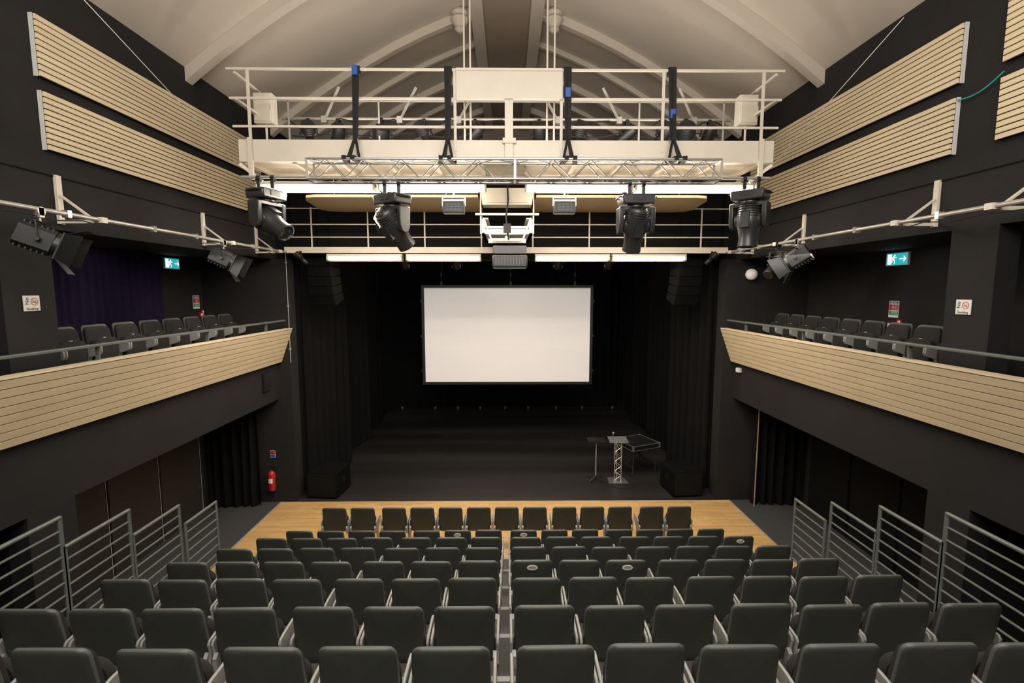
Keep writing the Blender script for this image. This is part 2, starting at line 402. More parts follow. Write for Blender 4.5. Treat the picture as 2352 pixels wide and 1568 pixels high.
# ------------------------------------------------------------ curtains
def curtain(name,p0,p1,z0,z1,m,label,group=None,amp=.07,wl=.22,cat='curtain'):
    p0=Vector((*p0,0));p1=Vector((*p1,0)); L=(p1-p0).length; d=(p1-p0)/L; nn=Vector((-d.y,d.x,0))
    N=max(12,int(L/wl*8)); M=8; vs=[];fs=[]; ph=random.random()*6
    mid=(p0+p1)/2
    for j in range(M+1):
        t=j/M
        for i in range(N+1):
            u=i/N*L; a=amp*(.55+.45*math.sin(u*1.7+ph))*(1.05-.35*t)
            off=a*math.sin(2*math.pi*u/wl+ph+1.1*math.sin(u*2.1+ph)+.4*math.sin(t*2+u))
            p=p0+d*(u+.02*math.sin(u*9+t))+nn*off-mid
            vs.append((p.x,p.y,(z1-z0)*t))
    for j in range(M):
        for i in range(N):
            a=j*(N+1)+i; fs.append((a,a+1,a+N+2,a+N+1))
    b=MB(); b.add(vs,fs)
    me=b.obj(name,m,loc=(mid.x,mid.y,z0))
    for pl in me.data.polygons: pl.use_smooth=True
    tag(me,label,cat,group); return me
lg='stage drapes'
for s in(-1,1):
    yy=11.8
    for k,(x0,x1) in enumerate(((5.05,4.75),(5.15,4.8),(5.2,4.85),(5.3,4.95))):
        curtain('stage_curtain',(s*x0,yy),(s*x1,yy+2.1),.02,7.45,M_drape,'tall black pleated stage drape',lg,amp=.12,wl=.36); yy+=2.2
    curtain('stage_curtain',(s*5.9,11.85),(s*5.05,11.85),.02,7.45,M_drape,'tall black pleated stage drape',lg,amp=.06,wl=.25)
    curtain('doorway_curtain',(s*5.82,10.95),(s*6.9,10.85),.02,2.9,M_drape,'black pleated curtain under the balcony','doorway curtains',amp=.06,wl=.2)
curtain('stage_curtain',(-5.6,20.7),(5.6,20.7),.02,7.45,M_drape,'wide black pleated back cloth behind the stage',lg,amp=.06,wl=.3)
curtain('purple_curtain',(-6.93,5.9),(-6.93,9.75),3.7,5.78,M_purple,'dark purple pleated curtain along the balcony wall',amp=.05,wl=.18)
b=MB(); b.box(-.008,.008,-.008,.008,0,2.45); o=b.obj('curtain_edge_batten',M_tan,loc=(5.83,10.80,.0)); tag(o,'narrow pale batten along the curtain edge','batten')
k=1
for s in(-1,1):
    for (ya,yb) in((6.6,8.07),(8.12,9.32),(9.37,10.6)):
        b=MB(); b.box(s*7.05,s*6.99,ya,yb,.01,2.5); b.box(s*6.99,s*6.98,ya+.01,yb-.01,.02,2.48)
        b.box(s*6.98,s*6.975,yb,yb+.01,.01,2.5,1)
        struct(b.obj('door_%d'%k,[M_door if s<0 else M_black,M_edge if s<0 else M_black],smooth=False),'dark brown full-height door leaf with thin pale edge' if s<0 else 'black full-height door leaf','door'); k+=1
# ------------------------------------------------------------ main catwalk
cw=E('lighting_catwalk',(0,8.5,7.14),'cream painted steel lighting catwalk with railings','catwalk')
def P(x,y,z): return (x,y-8.5,z-7.14)
b=MB(); b.box(-4.3,4.32,-.5,-.42,0,.34); b.box(-4.3,4.32,-.42,-.34,0,.02); b.box(-4.3,4.32,-.42,-.34,.32,.34); b.obj('front_beam',M_cream,cw,smooth=False)
b=MB(); b.box(-4.3,4.32,.62,.7,0,.34); b.obj('rear_beam',M_cream,cw,smooth=False)
b=MB(); b.box(-4.3,4.32,-.42,.62,.05,.09)
for i in range(12): b.box(-4.25+i*.76,-4.18+i*.76,-.42,.62,-.02,.05)
b.obj('deck',M_cream,cw,smooth=False)
for z,w in((8.55,4.43),(8.11,4.4),(7.68,4.37)):
    b=MB(); b.bar(P(-w,8.0,z),P(w,8.0,z),.03,.034); b.obj('front_rail',M_cream,cw)
for z in(8.5,8.05):
    b=MB(); b.bar(P(-4.35,9.15,z),P(4.35,9.15,z),.02,.02); b.obj('rear_rail',M_pipe,cw)
for x in(-4.1,-2.41,-.83,.87,2.5,4.1):
    b=MB(); b.bar(P(x,8.0,7.3),P(x,8.0,8.55),.045,.02,up=(0,1,0)); b.obj('post',M_cream,cw)
    if abs(x)>1.5:
        b=MB(); b.bar(P(x*.97,9.15,7.3),P(x*.97,9.15,8.5),.03,.02,up=(0,1,0)); b.obj('post',M_pipe,cw)
for s in(-1,1):
    b=MB(); b.bar(P(s*4.1,7.97,6.85),P(s*4.1,7.97,7.5),.07,.04,up=(0,1,0)); b.obj('end_leg',M_cream,cw)
    for ya,yb in((8.0,8.1),(9.1,8.9)):
        b=MB(); b.bar(P(s*4.3,ya,7.1),P(s*4.0,yb,6.85),.05,.05); b.obj('end_bracket',M_cream,cw)
    for z in(8.1,8.5):
        b=MB(); b.bar(P(s*4.3,8.0,z),P(s*4.3,9.15,z),.03,.035); b.obj('side_rail',M_cream,cw)
b=MB(); b.box(-.8,.87,-.56,-.52,.96,1.40); b.box(-.8,.87,-.575,-.52,1.37,1.41); b.box(-.8,.87,-.575,-.52,.95,.98); b.obj('railing_panel',M_cream,cw,smooth=False)
b=MB(); b.bar(P(.03,7.97,7.15),P(.03,7.97,8.1),.13,.03,up=(0,1,0)); b.box(-.07,.14,-.56,-.5,.28,.36); b.obj('centre_post',M_cream,cw)
b=MB(); b.cyl(P(-4.2,7.85,6.86),P(4.2,7.85,6.86),.025); b.obj('hanging_pipe',M_pipe,cw)
b=MB(); b.cyl(P(-4.2,9.35,8.26),P(4.2,9.35,8.26),.028)
for x in(-3.4,-2.,-.9,.95,2.1,3.5): b.bar(P(x,9.35,8.24),P(x+(.35 if x<0 else -.35),9.15,8.75),.05,.02); b.box(x-.05,x+.05,.8,.9,1.04,1.16)
b.obj('rear_pipe',M_pipe,cw)
b=MB(); pts=[(-4.1+.2*i,.83,1.12-.17*abs(math.sin(i*.63))-.05*math.sin(i*1.9)) for i in range(42)]; b.path(pts,.012,n=5)
pts=[(-4.0+.21*i,.80,.88-.10*abs(math.sin(i*.5+1))) for i in range(39)]; b.path(pts,.014,n=5); b.obj('cable_run',M_strap,cw,label='looping black cables')
for s in(-1,1):
    b=MB(); b.box(-.16,.16,-.1,.1,-.25,.25); b.box(-.14,.14,-.115,-.1,-.22,.22); b.cyl((.0,0,-.25),(.0,0,-.7),.02); b.box(.13,.16,-.12,-.1,-.05,.05); o=b.obj('junction_box',M_cream,loc=(s*4.2,8.75,8.2),bevel=.01); tag(o,'cream metal electrical box on the catwalk','electrical box','catwalk boxes')
for x in(-.72,-.62,.68,.8):
    b=MB(); b.cyl((0,0,0),(0,0,3.72),.016,n=8); b.cyl((0,0,-.02),(0,0,.1),.028,n=8); o=b.obj('suspension_rod',M_cream,loc=(x,8.5,7.45)); tag(o,'slim cream steel rod suspending the catwalk','suspension rod','suspension rods')
for s in(-1,1):
    b=MB(); pl=[(s*.55,9.25),(s*3.6,9.25),(s*3.8,9.32),(s*3.92,9.6),(s*4.05,10.6),(s*3.95,10.85),(s*3.7,10.95),(s*.55,10.95)]
    b.prism(pl,lambda x,y,d:(x,y-10,d),0,.05)
    b.cyl((s*1.2,-.3,.05),(s*1.2,-.3,.45),.01); b.cyl((s*3.4,-.3,.05),(s*3.4,-.3,.45),.01)
    o=b.obj('canopy_panel',M_tan,loc=(0,10,6.82)); tag(o,'tan plywood canopy panel hung under the catwalk','canopy panel','canopy panels')
# link walkway
lk=E('link_walkway',(0,10,6.15),'cream steel walkway frame linking the two catwalks','walkway frame')
for s in(-1,1):
    b=MB(); b.box(s*.42,s*.48,-.7,.95,.0,.3); b.box(s*.36,s*.48,-.7,.95,.28,.3); b.box(s*.36,s*.48,-.7,.95,.0,.02); b.obj('side_beam',M_cream,lk)
b=MB(); b.box(-.42,.42,-.6,.95,.12,.16)
for yy in(-.65,-.2,.3,.8): b.box(-.42,.42,yy,yy+.08,.0,.1)
b.obj('deck',M_cream,lk)
b=MB(); b.prism([(-.46,.52),(.46,.52),(.5,.80),(.53,.82),(-.53,.82),(-.5,.80)],lambda x,z,d:(x,d,z),-.85,-.5); b.box(-.40,.40,-.87,-.85,.56,.76); b.obj('light_box',M_cream,lk)
b=MB(); b.cyl((-.6,-.75,.36),(.6,-.75,.36),.022)
for s in(-1,1): b.cyl((s*.5,-.72,.0),(s*.5,-.72,.95),.014); b.cyl((s*.5,-.72,.36),(s*.45,.95,.36),.014); b.bar((s*.45,-.7,.3),(s*.3,-.7,-.10),.03,.03)
b.bar((-.3,-.7,-.1),(.3,-.7,-.1),.03,.04)
b.obj('pipe_frame',M_cream,lk)
b=MB(); b.box(-.36,.36,-.62,-.5,-.16,-.08); b.box(-.04,.04,-.6,-.52,-.1,.1); b.obj('bracket',M_cream,lk)
b=MB(); b.path([(0,-.9,.9),(.02,-.9,.6),(-.02,-.88,.3),(.0,-.86,.05),(.03,-.8,-.12)],.018,n=6); b.box(-.07,.07,-.9,-.84,.0,.17); b.obj('cable_drop',M_strap,lk,label='black cable hanging down the frame')
# second catwalk
c2=E('stage_catwalk',(0,11.0,5.95),'cream steel catwalk with rails above the stage opening','catwalk')
b=MB(); b.box(-5.0,5.0,-.05,.0,-.03,.1); b.box(-5.0,5.0,0,.2,.06,.1); b.obj('beam',M_cream,c2,smooth=False)
for s in(-1,1):
    for z in(.32,.6,.95):
        b=MB(); b.bar((s*.55,-.03,z),(s*5.0,-.03,z),.018,.022); b.obj('rail',M_cream,c2)
    for x in(.58,1.85,3.12,4.38):
        b=MB(); b.bar((s*x,-.03,.05),(s*x,-.03,.97),.03,.02,up=(0,1,0)); b.obj('post',M_cream,c2)
# ------------------------------------------------------------ fluorescent battens
def batten(x,y,z,L,tube,label,cage=False,r=.016):
    e=E('strip_light',(x,y,z),label,'strip light','fluorescent strip lights')
    b=MB(); b.box(-L/2,L/2,-.09,.09,.05,.10); b.box(-L/2,L/2,-.035,.035,.02,.05)
    for s in(-1,1): b.box(s*(L/2-.03),s*L/2,-.09,.09,-.03,.06)
    b.obj('housing',M_cream,e)
    for r_ in (-.05,.05):
        b=MB(); b.cyl((-L/2+.03,r_,-.008),(L/2-.03,r_,-.008),r); b.obj('tube',tube,e)
    if cage:
        b=MB(); n=int(L/.06)
        for i in range(n+1):
            xx=-L/2+i*L/n; b.path([(xx,-.1,.05),(xx,-.1,-.05),(xx,.1,-.05),(xx,.1,.05)],.0025,n=4)
        for yy in(-.1,0,.1): b.cyl((-L/2,yy,-.05),(L/2,yy,-.05),.003,n=4)
        b.obj('wire_guard',M_tan,e)
for x,L in((-3.2,1.98),(-1.25,1.8),(1.2,1.8),(3.15,2.0)):
    batten(x,8.3,6.78,L,M_tube,'bright twin fluorescent strip light under the catwalk',r=.032)
for x,L in((-3.2,1.9),(-1.3,1.6),(1.3,1.6),(3.2,1.9)):
    batten(x,8.85,6.86,L,M_tube,'bright twin fluorescent strip light under the catwalk',r=.022)
for x in(-3.2,-1.43,1.47,3.2):
    batten(x,10.98,5.79,1.68,M_tubew,'warm fluorescent strip light with wire guard above the stage',cage=True,r=.022)
# ------------------------------------------------------------ truss & slings
tr=E('lighting_truss',(.12,7.6,6.9),'silver aluminium box truss slung below the catwalk','truss')
h=.145; Lt=3.13
for (yy,zz) in((-h,-h),(h,-h),(-h,h),(h,h)):
    b=MB(); b.cyl((-Lt,yy,zz),(Lt,yy,zz),.021,n=12); b.obj('chord',M_silver,tr)
b=MB(); n=22; st=2*Lt/n
for i in range(n):
    x0=-Lt+i*st;x1=x0+st
    a,c_=(h,-h) if i%2 else(-h,h)
    b.cyl((x0,-h,a),(x1,-h,c_),.009,n=6); b.cyl((x0,h,a),(x1,h,c_),.009,n=6); b.cyl((x0,a,h),(x1,c_,h),.007,n=6); b.cyl((x0,a,-h),(x1,c_,-h),.007,n=6)
b.obj('lacing',M_silver,tr)
for x in(-Lt,0,Lt):
    b=MB()
    for (p,q) in(((-h,-h),(h,-h)),((h,-h),(h,h)),((h,h),(-h,h)),((-h,h),(-h,-h))): b.bar((x,p[0],p[1]),(x,q[0],q[1]),.03,.03)
    b.obj('end_frame',M_silver,tr)
for i,x in enumerate((-2.38,-.93,.96,2.62)):
    e=E('rigging_sling',(x,7.8,6.9),'black webbing sling from the railing to the truss'+(' with blue tape' if i!=1 else ''),'rigging sling','rigging slings')
    b=MB()
    b.bar((-.03,.17,1.66),(-.015,.05,.55),.06,.012,up=(0,1,0)); b.bar((.03,.15,1.66),(.015,.02,.55),.06,.012,up=(0,1,0))
    b.bar((0,.03,.58),(-.09,-.06,.16),.04,.012,up=(0,1,0)); b.bar((0,.03,.58),(.09,-.06,.16),.04,.012,up=(0,1,0)); b.bar((0,.03,.58),(0,-.36,.16),.04,.012,up=(0,1,0))
    b.bar((-.11,-.05,.16),(-.06,-.37,.16),.07,.06); b.bar((.11,-.05,.16),(.06,-.37,.16),.07,.06)
    b.box(-.06,.06,.16,.26,1.58,1.69)
    b.obj('webbing',M_strap,e)
    if i!=1:
        b=MB(); zz=(1.6,0,1.28,.95)[i]; b.box(-.04,.04,.06 if i==3 else .09,.165,zz-.07,zz+.07); b.obj('tape',M_blue,e)
for (p,q,nm) in(((-4.3,8.0,7.05),(-5.33,6.5,8.72),0),((4.32,8.0,7.1),(5.33,6.8,8.72),1)):
    b=MB(); b.cyl((0,0,0),Vector(q)-Vector(p),.006,n=6); o=b.obj('stay_wire',M_pipe,loc=p); tag(o,'thin steel stay wire from catwalk end to roof','stay wire','stay wires')
# ------------------------------------------------------------ moving heads
def moving_head(loc,yaw,d,sc=1.1):
    e=E('moving_head_light',loc,'dark grey moving-head stage light hanging from clamps','stage light','moving-head lights')
    e.scale=(sc,sc,sc)
    for s in(-1,1):
        b=MB(); b.box(s*.1-.025,s*.1+.025,-.03,.03,-.14,-.03); b.lathe((s*.1-.025,0,0),(1,0,0),[(0,.045),(.05,.045)],14); b.obj('clamp',M_case,e)
    b=MB(); b.prism([(-.22,-.16),(.22,-.16),(.235,-.2),(.22,-.3),(-.22,-.3),(-.235,-.2)],lambda x,z,dd:(x,dd,z),-.16,.16); b.obj('base',M_fix,e,bevel=.02,rot=(0,0,yaw))
    b=MB(); b.box(-.09,.09,-.168,-.158,-.25,-.19); b.obj('control_panel',M_case,e,rot=(0,0,yaw))
    for s in(-1,1):
        b=MB(); b.path([(s*.22,-.1,-.2),(s*.26,-.1,-.2),(s*.26,.1,-.2),(s*.22,.1,-.2)],.011,n=6); b.obj('handle',M_case,e,rot=(0,0,yaw))
    b=MB(); b.lathe((0,0,-.3),(0,0,-1),[(0,.12),(.04,.12)],20); b.box(-.25,.25,-.09,.09,-.39,-.33)
    for s in(-1,1):
        poly=[(-.10,-.34),(.10,-.34),(.095,-.6),(.065,-.68),(0,-.71),(-.065,-.68),(-.095,-.6)]
        b.prism(poly,lambda a,z,dd:(dd,a,z),s*.195,s*.26)
    b.obj('yoke',M_fix,e,bevel=.012,rot=(0,0,yaw))
    hd=MB(); hd.lathe((0,0,0),(0,0,1),[(-.27,.06),(-.26,.12),(-.21,.155),(-.05,.17),(.08,.17),(.13,.145),(.26,.125),(.38,.135),(.39,.115),(.35,.10)],24)
    for k in range(6): hd.lathe((0,0,-.23+.035*k),(0,0,1),[(0,.16),(.012,.178),(.02,.16)],24)
    for s in(-1,1): hd.lathe((0,0,0),(s,0,0),[(.1,.1),(.175,.1),(.193,.06)],20)
    hd.box(-.06,.06,-.19,-.1,-.1,.12); hd.box(-.06,.06,.1,.19,-.1,.12)
    q=Matrix.Rotation(yaw,4,'Z').to_quaternion()
    dd=Vector(d).normalized()
    xax=q@Vector((1,0,0)); z=dd-xax*dd.dot(xax); z.normalize(); y=z.cross(xax)
    rm=Matrix((xax,y,z)).transposed().to_quaternion()
    ho=hd.obj('head',M_fix,e,loc=(0,0,-.58),rot=rm)
    b=MB(); b.lathe((0,0,.345),(0,0,1),[(0,.098),(.02,.09),(.03,.05)],20); b.obj('lens',M_lens,ho)
    b=MB(); b.lathe((0,0,-.275),(0,0,1),[(0,.03),(.01,.03)],12)
    for k in range(12):
        a=k*math.pi/6; b.bar((.025*math.cos(a),.025*math.sin(a),-.272),(.11*math.cos(a),.11*math.sin(a),-.262),.01,.012)
    b.obj('fan_grille',M_case,ho)
moving_head((-3.82,7.85,6.84),R(72),(.95,-.2,-.62),1.1)
moving_head((-1.8,7.72,6.74),R(-35),(.5,.6,-.8),1.1)
moving_head((2.03,7.72,6.74),R(3),(0,.45,-.95),1.1)
moving_head((3.90,7.85,6.84),R(-45),(-.65,.62,-.6),1.1)
# ------------------------------------------------------------ small floods, projector
for x in(-.9,.97):
    e=E('flood_light',(x,8.3,6.72),'small black flood light with slotted front','flood light','small flood lights')
    b=MB(); b.cyl((0,0,.05),(0,0,-.08),.012); b.path([(-.19,0,-.22),(-.19,0,-.08),(.19,0,-.08),(.19,0,-.22)],.01,n=6); b.obj('bracket',M_cream,e)
    b=MB(); b.prism([(-.1,-.35),(.1,-.35),(.1,-.19),(.05,-.12),(-.05,-.12),(-.1,-.16)],lambda y,z,d:(d,y,z),-.18,.18); b.obj('housing',M_case,e,bevel=.012)
    b=MB()
    for k in range(3):
        for i in range(4): b.box(-.12+.065*i,-.07+.065*i,-.108,-.098,-.31+.045*k,-.285+.045*k)
    b.obj('vents',M_fix,e)
pj=E('projector',(.05,9.6,5.52),'dark grey video projector hung below the walkway','projector')
b=MB(); b.box(-.34,.34,-.3,.35,0,.24); b.obj('body',M_case,pj,bevel=.025)
b=MB(); b.box(-.32,.32,-.25,.3,.26,.42); b.obj('cradle',M_fix,pj,bevel=.01)
b=MB()
for i in range(10): b.box(-.28+.056*i,-.245+.056*i,-.31,-.295,.05,.19)
b.obj('vents',M_fix,pj)
b=MB(); b.lathe((.12,.33,.12),(0,1,0),[(0,.08),(.1,.075),(.1,.06)],18); b.obj('lens',M_lens,pj)
b=MB(); b.cyl((0,0,.40),(0,0,.47),.05); b.obj('mount',M_case,pj)
# ------------------------------------------------------------ theatre lanterns
def lantern(loc,d,sc=1.0,doors=True,label='black stage lantern with barn doors hanging from the lighting bar',m=None,group='barn-door lanterns',drop=.34,kind='fresnel'):
    m=m or M_case
    e=E('stage_lantern',loc,label,'stage light',group); d=Vector(d).normalized(); S=sc
    b=MB(); b.box(-.03*S,.03*S,-.03*S,.03*S,-.07*S,.04*S); b.lathe((-.03*S,0,0),(1,0,0),[(0,.05*S),(.06*S,.05*S)],12); b.cyl((0,0,-.06*S),(0,0,-.12*S),.012*S); b.obj('clamp',M_pipe if kind=='fresnel' else m,e)
    yaw=math.atan2(d.y,d.x)-math.pi/2
    w=.19*S if kind=='fresnel' else .14*S
    b=MB(); b.bar((-w,0,-.12*S),(w,0,-.12*S),.03*S,.008)
    for s in(-1,1): b.bar((s*w,0,-.12*S),(s*w,0,-drop*S),.03*S,.008,up=(0,1,0)); b.lathe((s*w,0,-drop*S),(s,0,0),[(0,.03*S),(.03*S,.025*S)],10)
    b.obj('yoke',m,e,rot=(0,0,yaw))
    xax=Vector((math.cos(yaw),math.sin(yaw),0)); z=d; y=z.cross(xax).normalized(); rm=Matrix((xax,y,z)).transposed().to_quaternion()
    b=MB()
    if kind=='fresnel':
        b.prism([(-.15,-.10),(-.11,-.14),(.11,-.14),(.15,-.10),(.15,.10),(.11,.14),(-.11,.14),(-.15,.10)],lambda x,y_,dd:(x*S,y_*S,dd),-.2*S,.12*S); b.lathe((0,0,.12*S),(0,0,1),[(0,.14*S),(.05*S,.14*S),(.06*S,.12*S)],24)
        for k in range(6): b.box(-.12*S,.12*S,-.155*S,.155*S,(-.18+.05*k)*S,(-.165+.05*k)*S)
        b.box(-.16*S,.16*S,-.16*S,.16*S,.17*S,.185*S)
    elif kind=='profile':
        b.lathe((0,0,0),(0,0,1),[(-.25*S,.05*S),(-.24*S,.11*S),(-.05*S,.12*S),(-.03*S,.08*S),(.1*S,.075*S),(.12*S,.09*S),(.3*S,.09*S),(.31*S,.08*S)],18)
        for k in range(4): b.lathe((0,0,(-.2+.04*k)*S),(0,0,1),[(0,.12*S),(.01,.13*S),(.02,.12*S)],18)
    else:
        b.lathe((0,0,0),(0,0,1),[(-.22*S,.04*S),(-.2*S,.09*S),(-.1*S,.11*S),(.14*S,.115*S),(.15*S,.13*S),(.17*S,.13*S),(.17*S,.10*S)],18)
    bo=b.obj('housing',m,e,loc=(0,0,-drop*S),rot=rm)
    b=MB(); b.lathe((0,0,(.18 if kind=='fresnel' else .15)*S),(0,0,1),[(0,.1*S),(.015*S,.08*S),(.02*S,.03*S)],18)
    if kind!='profile': b.obj('lens',M_lens,bo)
    if doors:
        for i,(ax,sg) in enumerate((('x',-1),('x',1),('y',-1),('y',1))):
            b=MB(); W0,W1,Lg=.15*S,.19*S,.17*S; o_=.15*S; sp=.12*S
            if ax=='x': vs=[(sg*o_,-W0,.19*S),(sg*o_,W0,.19*S),(sg*(o_+sp),W1,.19*S+Lg),(sg*(o_+sp),-W1,.19*S+Lg)]
            else: vs=[(-W0,sg*o_,.19*S),(W0,sg*o_,.19*S),(W1,sg*(o_+sp),.19*S+Lg),(-W1,sg*(o_+sp),.19*S+Lg)]
            vs2=[tuple(Vector(v)+Vector((sg*.004 if ax=='x' else 0,sg*.004 if ax=='y' else 0,0))) for v in vs]
            b.add(vs+vs2,[(0,1,2,3),(7,6,5,4),(0,4,5,1),(1,5,6,2),(2,6,7,3),(3,7,4,0)]); b.obj('barn_door',m,bo)
    return e
for s in(-1,1):
    e=E('lighting_bar',(s*4.9,5.5,5.92),'long galvanised pipe on cream wall brackets','lighting bar','side lighting bars')
    b=MB(); b.cyl((0,-5,0),(0,5.3,0),.026,n=12); b.obj('pipe',M_pipe,e)
    for yy in ((.45,3.2,5.0,-.8,-3.5) if s<0 else (.6,3.3,5.1,-.6,-3.4)):
        b=MB(); b.box(s*.495,s*.46,yy-.035,yy+.035,-.05,.52); b.bar((s*.48,yy,-.02),(0,yy,-.02),.04,.04); b.bar((s*.47,yy,.3),(s*.08,yy,-.0),.035,.02); b.box(-.05,.05,yy-.04,yy+.04,-.035,.03)
        b.obj('bracket',M_cream,e,label='cream triangular wall bracket')
    for yy in (1.3,2.2,3.9,.0,4.6):
        b=MB(); b.box(-.035,.035,yy-.025,yy+.025,-.04,.04); b.obj('coupler',M_silver,e)
    b=MB()
    pts=[(0,-4+.35*i,-.04-.05*abs(math.sin(i*1.3))) for i in range(26)]; b.path(pts,.007,n=5); b.obj('cable',M_strap,e)
lantern((-4.9,5.18,5.9),(.8,.5,-.40),.92,drop=.32)
lantern((-4.9,8.45,5.9),(.8,.25,-.42),.98,drop=.28)
lantern((4.9,8.15,5.9),(-.6,.5,-.5),1.0,drop=.28)
lantern((4.9,8.75,5.9),(-.7,-.4,-.6),1.05,doors=False,kind='profile',label='dark profile spotlight hanging from the lighting bar')
for i,x in enumerate((-3.7,-3.15,-2.35,-1.55,-.6,.6,1.35,2.25,2.95,3.35,3.8)):
    kd='par' if i%3 else 'profile'
    if i==9: kd='profile'
    lantern((x,9.35,8.22),(random.uniform(-.6,.6),.7,-.5),1.0 if i not in(9,2) else 1.3,doors=False,kind=kd,drop=.24,label='small black parcan lantern on the catwalk pipe' if kd=='par' else 'black profile spotlight on the catwalk pipe',group='catwalk lanterns')
for x in(-4.62,4.62):
    lantern((x,10.9,5.93),(-x*.1,.5,-.6),.6,doors=False,kind='profile',drop=.2,label='small dark spotlight at the end of the stage catwalk',group='stage catwalk spots')
for x in(-2.6,-1.3,1.3,2.6):
    lantern((x,12.3,6.05),(0,.6,-.7),.9,doors=False,kind='par',drop=.28,label='black parcan lantern above the stage',group='stage lanterns')
b=MB(); b.cyl((-4.5,0,0),(4.5,0,0),.025)
for x in(-3,0,3): b.cyl((x,0,0),(x,0,1.45),.01,n=6)
o=b.obj('stage_lighting_bar',M_case,loc=(0,12.3,6.05)); tag(o,'black pipe hung over the stage for lanterns','lighting bar')
# ------------------------------------------------------------ projection screen
sc=E('projection_screen',(.0,15.0,2.12),'large white projection screen in a black frame hung over the stage','projection screen')
xl=15.0*((970-1176)/1096)+.15; xr=15.0*((1361-1176)/1096)+.15; Wd=3.13; bd=.085
sc.location.x=(xl+xr)/2; hw=(xr-xl)/2
b=MB(); b.box(-hw+bd,hw-bd,-.01,.01,bd,Wd-bd); b.obj('screen_fabric',M_screen_glow,sc,smooth=False)
b=MB(); b.box(-hw,hw,-.03,.03,0,bd); b.box(-hw,hw,-.03,.03,Wd-bd,Wd); b.box(-hw,-hw+bd,-.03,.03,bd,Wd-bd); b.box(hw-bd,hw,-.03,.03,bd,Wd-bd)
for z in(.4,1.5,2.6):
    for s in(-1,1): b.box(s*hw,s*(hw+.04),-.02,.02,z,z+.08)
b.obj('frame',M_case,sc)
for x in(-2.05,.1,2.1):
    b=MB(); b.cyl((x,0,Wd),(x,0,5.35),.006,n=6); b.box(x-.03,x+.03,-.03,.03,Wd,Wd+.12); b.box(x-.02,x+.02,-.02,.02,Wd+.25,Wd+.37); b.obj('hanger',M_case,sc)
# ------------------------------------------------------------ loudspeakers
for s,x in((-1,-4.38),(1,4.3)):
    e=E('line_array_speaker',(x,11.3,5.85),'hanging column of curved black loudspeaker cabinets','loudspeaker','hanging loudspeakers',rot=(0,0,s*R(12)))
    z=0;y=0;a=0
    for k in range(5):
        b=MB(); ca,sa=math.cos(a),math.sin(a)
        def fn(yy,zz,d,y=y,z=z,ca=ca,sa=sa): return (d,y+yy*ca-zz*sa,z+yy*sa+zz*ca)
        b.prism([(-.02,0),(-.02,-.225),(.36,-.195),(.36,-.03)],fn,-.32,.32); b.prism([(-.03,-.015),(-.03,-.21),(-.02,-.21),(-.02,-.015)],fn,-.3,.3,1)
        b.obj('cabinet',[M_spk,M_spk],e,bevel=.006)
        z-=.228*math.cos(a); y+=.228*math.sin(a)*.9; a+=R(4.5)
    b=MB(); b.bar((-.3,.1,.04),(.3,.1,.04),.06,.05); b.cyl((-.15,.22,.05),(-.15,.22,1.6),.008,n=6); b.cyl((.15,.22,.05),(.15,.22,1.6),.008,n=6); b.obj('flying_frame',M_spk,e)
for s,x in((-1,-4.5),(1,4.42)):
    e=E('subwoofer',(x,11.72,0),'black box subwoofer on the stage floor','loudspeaker','subwoofers',rot=(0,0,s*R(6)))
    b=MB(); b.box(-.38,.38,-.4,.4,.03,.66); b.obj('cabinet',M_spk,e,bevel=.015)
    b=MB(); b.box(-.35,.35,-.415,-.4,.06,.63); b.obj('grille',M_black,e)
    for s2 in(-1,1):
        b=MB(); b.box(s2*.375,s2*.39,-.1,.1,.32,.44); b.obj('handle',M_black,e)
        for yy in(-.3,.3):
            b=MB(); b.cyl((s2*.3,yy,0),(s2*.3,yy,.03),.03); b.obj('foot',M_black,e)
# ------------------------------------------------------------ lectern, stand, table with case
e=E('lectern',(2.95,12.4,0),'silver truss lectern with clear top and microphone','lectern')
b=MB(); b.prism([(-.26,-.2),(.26,-.2),(.22,.2),(-.22,.2)],lambda x,y,d:(x,y,d),0,.015); b.obj('base_plate',M_silver,e)
b=MB()
tri=[(-.09,-.06),(.09,-.06),(0,.1)]
for (x,y) in tri: b.cyl((x,y,.01),(x,y,1.08),.017)
for i in range(8):
    for k in range(3):
        p=tri[k];q=tri[(k+1)%3]; z0=.03+i*.13
        if i%2: p,q=q,p
        b.cyl((p[0],p[1],z0),(q[0],q[1],z0+.13),.008,n=6)
b.obj('truss_column',M_silver,e)
M_clear=mat('clear_acrylic','#8f9594',.1,var=.02); M_clear.node_tree.nodes['Principled BSDF'].inputs['Alpha'].default_value=.3
b=MB(); b.add([(-.25,-.17,1.09),(.25,-.17,1.09),(.25,.17,1.15),(-.25,.17,1.15),(-.25,-.17,1.10),(.25,-.17,1.10),(.25,.17,1.16),(-.25,.17,1.16)],[(0,1,2,3),(7,6,5,4),(0,4,5,1),(1,5,6,2),(2,6,7,3),(3,7,4,0)]); b.obj('top',M_clear,e)
b=MB(); b.bar((-.25,.17,1.155),(.25,.17,1.155),.02,.02); b.obj('top_edge',M_silver,e)
b=MB(); b.path([(-.1,.15,1.15),(-.11,.12,1.24),(-.12,.05,1.29)],.008,n=6); b.sphere((-.12,.03,1.30),.03); b.obj('microphone',M_alu,e)
b=MB(); b.path([(-.5,.1,.008),(-.2,-.15,.008),(.1,-.28,.008),(.4,-.1,.008)],.008,n=6); o=b.obj('cable',M_strap,loc=(2.95,12.1,0)); tag(o,'thin black cable lying on the stage','cable')
e=E('tray_stand',(2.38,12.45,0),'black stand with small flat tray on splayed legs','stand')
b=MB(); b.cyl((0,0,.1),(0,0,1.1),.016); b.obj('pole',M_alu,e)
b=MB()
